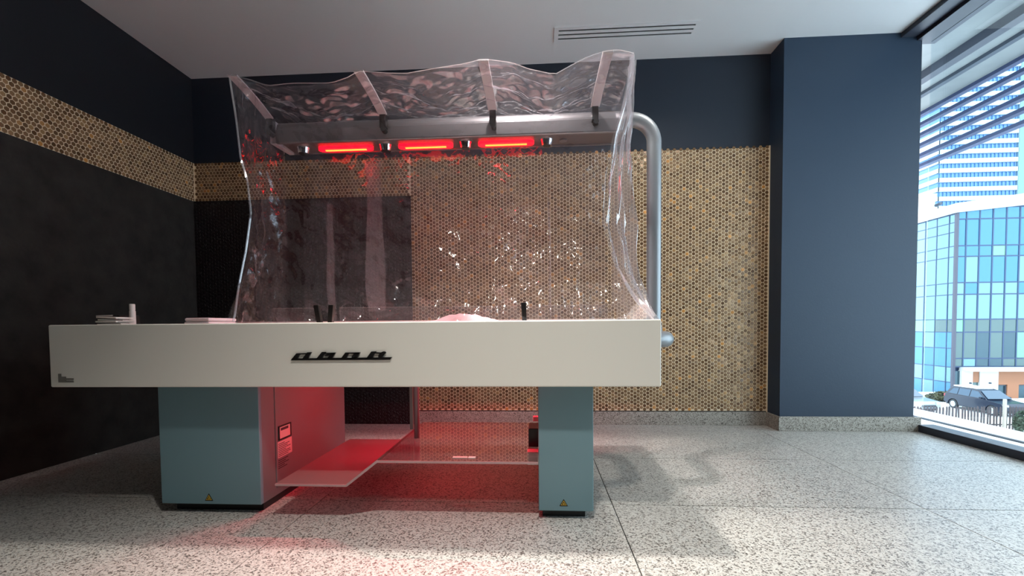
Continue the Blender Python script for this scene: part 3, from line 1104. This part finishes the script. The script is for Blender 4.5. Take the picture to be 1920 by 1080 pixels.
box('corner_post', XC - 0.08, XC + 0.14, 39.9, 40.08, GZ, 9.95, M['post'], gb)
pa = MB()
pa.add([(XC - 0.3, 39.7, 9.95), (48, 39.7, 11.2), (48, 39.7, 12.4), (XC - 0.3, 39.7, 10.7),
        (XC - 0.3, 52, 9.9), (48, 52, 11.2), (48, 52, 12.4), (XC - 0.3, 52, 10.7)],
       [(0, 1, 2, 3), (7, 6, 5, 4), (0, 4, 5, 1), (3, 2, 6, 7), (0, 3, 7, 4), (1, 5, 6, 2)])
pa.build('parapet', M['roof_white'], gb)
box('core', XC + 0.2, 47.5, 40.2, 51.5, GZ, 9.9, M['mullion'], gb)
box('canopy', 35.6, 48, 38.9, 40.1, -3.25, -2.98, M['white_wall'], gb)
box('blue_door', 35.05, 35.55, 39.96, 40.06, GZ, -3.3, M['pane_dark'], gb)
box('white_wall', 35.55, 36.42, 39.75, 40.1, GZ, -3.25, M['white_wall'], gb)
box('orange_panel', 36.42, 36.98, 39.82, 40.1, -4.25, -3.25, M['orange_wall'], gb)
box('window', 36.42, 36.98, 39.9, 40.1, GZ, -4.25, M['pane_grey'], gb)
box('white_wall', 36.98, 38.45, 39.75, 40.1, GZ, -3.25, M['white_wall'], gb)
ow = MB()
ow.box(38.45, 48, 39.78, 40.1, -4.45, -3.25)
ow.box(39.2, 40.1, 39.78, 40.1, GZ, -4.45)
ow.box(41.2, 48, 39.78, 40.1, GZ, -4.45)
ow.build('orange_panel', M['orange_wall'], gb)
for a, b in ((38.48, 39.18), (40.12, 41.18)):
    box('window', a, b, 39.95, 40.1, GZ, -4.47, M['pane_dark'], gb)
    w_ = MB()
    w_.box(a, a + 0.06, 39.85, 39.95, GZ, -4.47)
    w_.box(b - 0.06, b, 39.85, 39.95, GZ, -4.47)
    w_.box(a, b, 39.85, 39.95, -4.55, -4.47)
    w_.build('window_frame', M['seal'], gb)
for xx in (36.2, 37.75):
    MB().tube([(xx, 39.75, -4.3), (xx, 39.62, -4.3)], 0.07, 10).build('wall_lamp', M['seal'], gb, smooth=True)

tw_ = root('office_tower', (137, 150, GZ), 'tall white banded office tower with blue window strips in far distance', 'tower')
box('core', 125.5, 148.6, 150.2, 172, GZ, 112, M['tower_glass'], tw_)
box('side_core', 148.6, 153.5, 149.6, 172, GZ, 112, M['tower_core'], tw_)
for k in range(39):
    z = GZ + 1.0 + 2.9 * k
    b_ = MB()
    b_.box(125.2, 148.7, 149.6, 150.3, z, z + 1.35)
    b_.box(125.0, 125.5, 149.6, 172, z, z + 1.35)
    b_.build('band', M['tower_band'], tw_)
    g_ = MB()
    for q in range(20):
        xx = 126.0 + q * 1.16
        g_.box(xx, xx + 0.16, 149.95, 150.2, z + 1.35, z + 2.9)
    g_.build('window_mullions', M['tower_glass_light'], tw_)

wb2 = root('white_annex', (46, 62, GZ), 'plain white block beyond the glass building roof beside the tower', 'building')
box('block', 40, 49.9, 60, 72, GZ, 16.6, M['white_wall'], wb2)
box('coping', 39.9, 50.0, 59.9, 72.1, 16.6, 17.0, M['roof_white'], wb2)
MB().tube([(49.95, 59.9, 15.5), (49.95, 59.2, 15.6)], 0.2, 8).build('floodlight', M['seal'], wb2)

# ------------------------------------------------------------------ cars, fence, plants


def car(name, label, x, y, paint, rot=0.0, snow=True):
    r = root(name, (x, y, GZ), label, 'car')
    HW = 0.9

    def loft(prof, hw0, hw1, zsplit):
        n = len(prof)
        vs = []
        for sgn in (-1, 1):
            for (yy, zz) in prof:
                t = max(0.0, min(1.0, (zz - zsplit[0]) / (zsplit[1] - zsplit[0])))
                vs.append((sgn * (hw0 + (hw1 - hw0) * t), yy, zz))
        fs = [tuple(range(n)), tuple(range(2 * n - 1, n - 1, -1))]
        fs += [(i, (i + 1) % n, (i + 1) % n + n, i + n) for i in range(n)]
        return vs, fs

    def put(mb, nm, m, parent=None, **k):
        o = mb.build(nm, m, None, **k)
        o.parent = parent or r
        return o
    # nose towards -y
    body = [(-2.2, 0.45), (-2.22, 0.72), (-2.05, 0.90), (-1.05, 1.02), (2.05, 1.08), (2.18, 0.95), (2.2, 0.45), (1.95, 0.28)]
    for cy_ in (1.45,):
        pass
    seq = body[:7]
    for cy_ in (1.42, -1.42):
        for k in range(9):
            a = PI * k / 8
            seq.append((cy_ + 0.42 * math.cos(a), 0.30 + 0.42 * math.sin(a)))
    mb = MB()
    mb.add(*loft(seq, HW, HW - 0.04, (0.5, 1.05)))
    put(mb, 'body', paint, bevel=0.03)
    mb = MB()
    mb.box(-0.78, 0.78, -2.1, 2.1, 0.25, 0.8)
    put(mb, 'underbody', M['tyre'])
    cabp = [(-1.10, 1.0), (-0.32, 1.58), (0.1, 1.66), (1.55, 1.64), (1.85, 1.52), (2.12, 1.05)]
    mb = MB()
    mb.add(*loft(cabp, HW - 0.05, 0.64, (1.0, 1.66)))
    cb = put(mb, 'cabin', paint, bevel=0.03)
    sd = lambda z: (HW - 0.05) + (0.64 - HW + 0.05) * (z - 1.0) / 0.66
    for sg in (-1, 1):
        for poly_ in ([(-0.86, 1.08), (-0.30, 1.50), (0.18, 1.55), (0.18, 1.08)], [(0.26, 1.08), (0.26, 1.55), (1.10, 1.55), (1.10, 1.10)],
                      [(1.18, 1.10), (1.18, 1.55), (1.60, 1.50), (1.85, 1.12)]):
            m2 = MB()
            vs = [(sg * (sd(z) + 0.004), yy, z) for yy, z in poly_] + [(sg * (sd(z) + 0.016), yy, z) for yy, z in poly_]
            n = len(poly_)
            m2.add(vs, [tuple(range(n)), tuple(range(2 * n - 1, n - 1, -1))] + [(i, (i + 1) % n, (i + 1) % n + n, i + n) for i in range(n)])
            o = put(m2, 'side_window', M['car_glass'])
        m2 = MB().box(sg * 0.88, sg * 1.02, -0.80, -0.66, 1.05, 1.18)
        put(m2, 'mirror', paint, bevel=0.02)
        m2 = MB().box(sg * 0.55, sg * 0.86, -2.235, -2.1, 0.70, 0.85)
        put(m2, 'headlamp', M['rim'], bevel=0.02)
        m2 = MB().box(sg * 0.62, sg * 0.875, 2.1, 2.215, 0.82, 1.02)
        put(m2, 'tail_lamp', M['tail'], bevel=0.02)
    for (ya, za, yb, zb, nm) in ((-1.06, 1.07, -0.38, 1.56, 'windscreen'), (2.09, 1.14, 1.90, 1.50, 'rear_window')):
        wa, wb_ = sd(za) - 0.06, sd(zb) - 0.06
        nrm = Vector((0, -(zb - za), (yb - ya))).normalized()
        if nrm.z < 0:
            nrm = -nrm
        base = [Vector((-wa, ya, za)), Vector((wa, ya, za)), Vector((wb_, yb, zb)), Vector((-wb_, yb, zb))]
        vs = [p + nrm * 0.004 for p in base] + [p + nrm * 0.03 for p in base]
        m2 = MB().add(vs, [(0, 3, 2, 1), (4, 5, 6, 7), (0, 1, 5, 4), (1, 2, 6, 5), (2, 3, 7, 6), (3, 0, 4, 7)])
        put(m2, nm, M['car_glass'])
    m2 = MB().box(-0.5, 0.5, -2.24, -2.15, 0.5, 0.66)
    put(m2, 'grille', M['tyre'], bevel=0.01)
    if snow:
        m2 = MB().box(-0.60, 0.60, 0.0, 1.75, 1.63, 1.72)
        put(m2, 'snow', M['snow'], bevel=0.04)
    for sg in (-1, 1):
        for wy in (-1.42, 1.42):
            m2 = MB().tube([(sg * 0.70, wy, 0.34), (sg * 0.72, wy, 0.34), (sg * 0.88, wy, 0.34), (sg * 0.90, wy, 0.34)], [0.31, 0.34, 0.34, 0.31], 22)
            w = put(m2, 'wheel', M['tyre'], smooth=True)
            m3 = MB().tube([(sg * 0.895, wy, 0.34), (sg * 0.912, wy, 0.34)], [0.22, 0.19], 18)
            o = m3.build('alloy', M['rim'], None, smooth=True)
            o.parent = w
    r.rotation_euler = (0, 0, rot)
    return r


car('parked_car', 'dark navy parked car with snow on roof behind fence', 31.8, 33.8, M['car_navy'])
car('parked_car', 'pale silver parked car half hidden beyond the dark pier', 26.9, 34.9, M['car_white'], 0.1)

fn = root('paling_fence', (22, 27, GZ), 'row of thin brown upright palings along the snowy yard', 'fence')
pm = None
for k in range(52):
    xx = 20.6 + k * 0.172
    if pm is None:
        o = MB().prism([(-0.045, 0), (0.045, 0), (0.045, 1.52), (0.0, 1.6), (-0.045, 1.52)], -0.015, 0.015, 'y').build('paling', M['wood'], fn)
        o.matrix_parent_inverse = Matrix.Identity(4)
        pm = o.data
    else:
        o = bpy.data.objects.new('paling', pm)
        COL.objects.link(o)
        o.parent = fn
    o.location = (xx - 22, random.uniform(-0.01, 0.01), random.uniform(-0.04, 0.03))
    o.rotation_euler = (0, random.uniform(-0.02, 0.02), 0)
box('rail', 20.4, 29.6, 27.016, 27.05, GZ + 0.5, GZ + 0.58, M['wood'], fn)
pst = MB().box(25.93, 26.06, 26.42, 26.55, GZ, -3.5).build('wooden_post', M['pale_wood'], bevel=0.02)
tag(pst, 'pale square wooden post standing before the paling fence', 'post')


def leaf_blob(name, label, cat, c, size, count, m, leaf, trunk=0.0):
    r = root(name, (c[0], c[1], GZ), label, cat)
    rn = random.Random(count)
    mb = MB()
    for k in range(count):
        while True:
            p = Vector((rn.uniform(-1, 1), rn.uniform(-1, 1), rn.uniform(-1, 1)))
            if p.length < 1:
                break
        q = Vector((c[0] + p.x * size[0], c[1] + p.y * size[1], GZ + size[2] * (1 + p.z) * 0.5 + trunk))
        n = Vector((rn.gauss(0, 1), rn.gauss(0, 1), rn.gauss(0, 1))).normalized()
        t = n.orthogonal().normalized() * leaf
        b = n.cross(t)
        mb.add([q - t, q + b * 0.6, q + t, q - b * 0.6], [(0, 1, 2, 3)])
    o = mb.build('foliage', m, r, kind='stuff')
    MB().tube([(c[0], c[1], GZ), (c[0], c[1], GZ + size[2] * 0.6 + trunk)], 0.03, 6).build('stem', M['bark'], r)
    return r


leaf_blob('evergreen_shrub', 'dark evergreen shrub beside the pale post at the fence', 'shrub', (26.75, 26.4), (0.32, 0.25, 1.5), 500, M['leaf'], 0.09)
leaf_blob('low_hedge', 'low dry olive hedge in snow before the glass building', 'hedge', (33.0, 38.2), (1.6, 0.6, 0.8), 900, M['hedge'], 0.12)
MB().box(31.5, 34.6, 39.3, 39.9, GZ, GZ + 0.55).build('snow_heap', M['snow'], bevel=0.2)
tag(bpy.data.objects['snow_heap'], 'rounded bank of snow along the foot of glass building', 'snow bank')
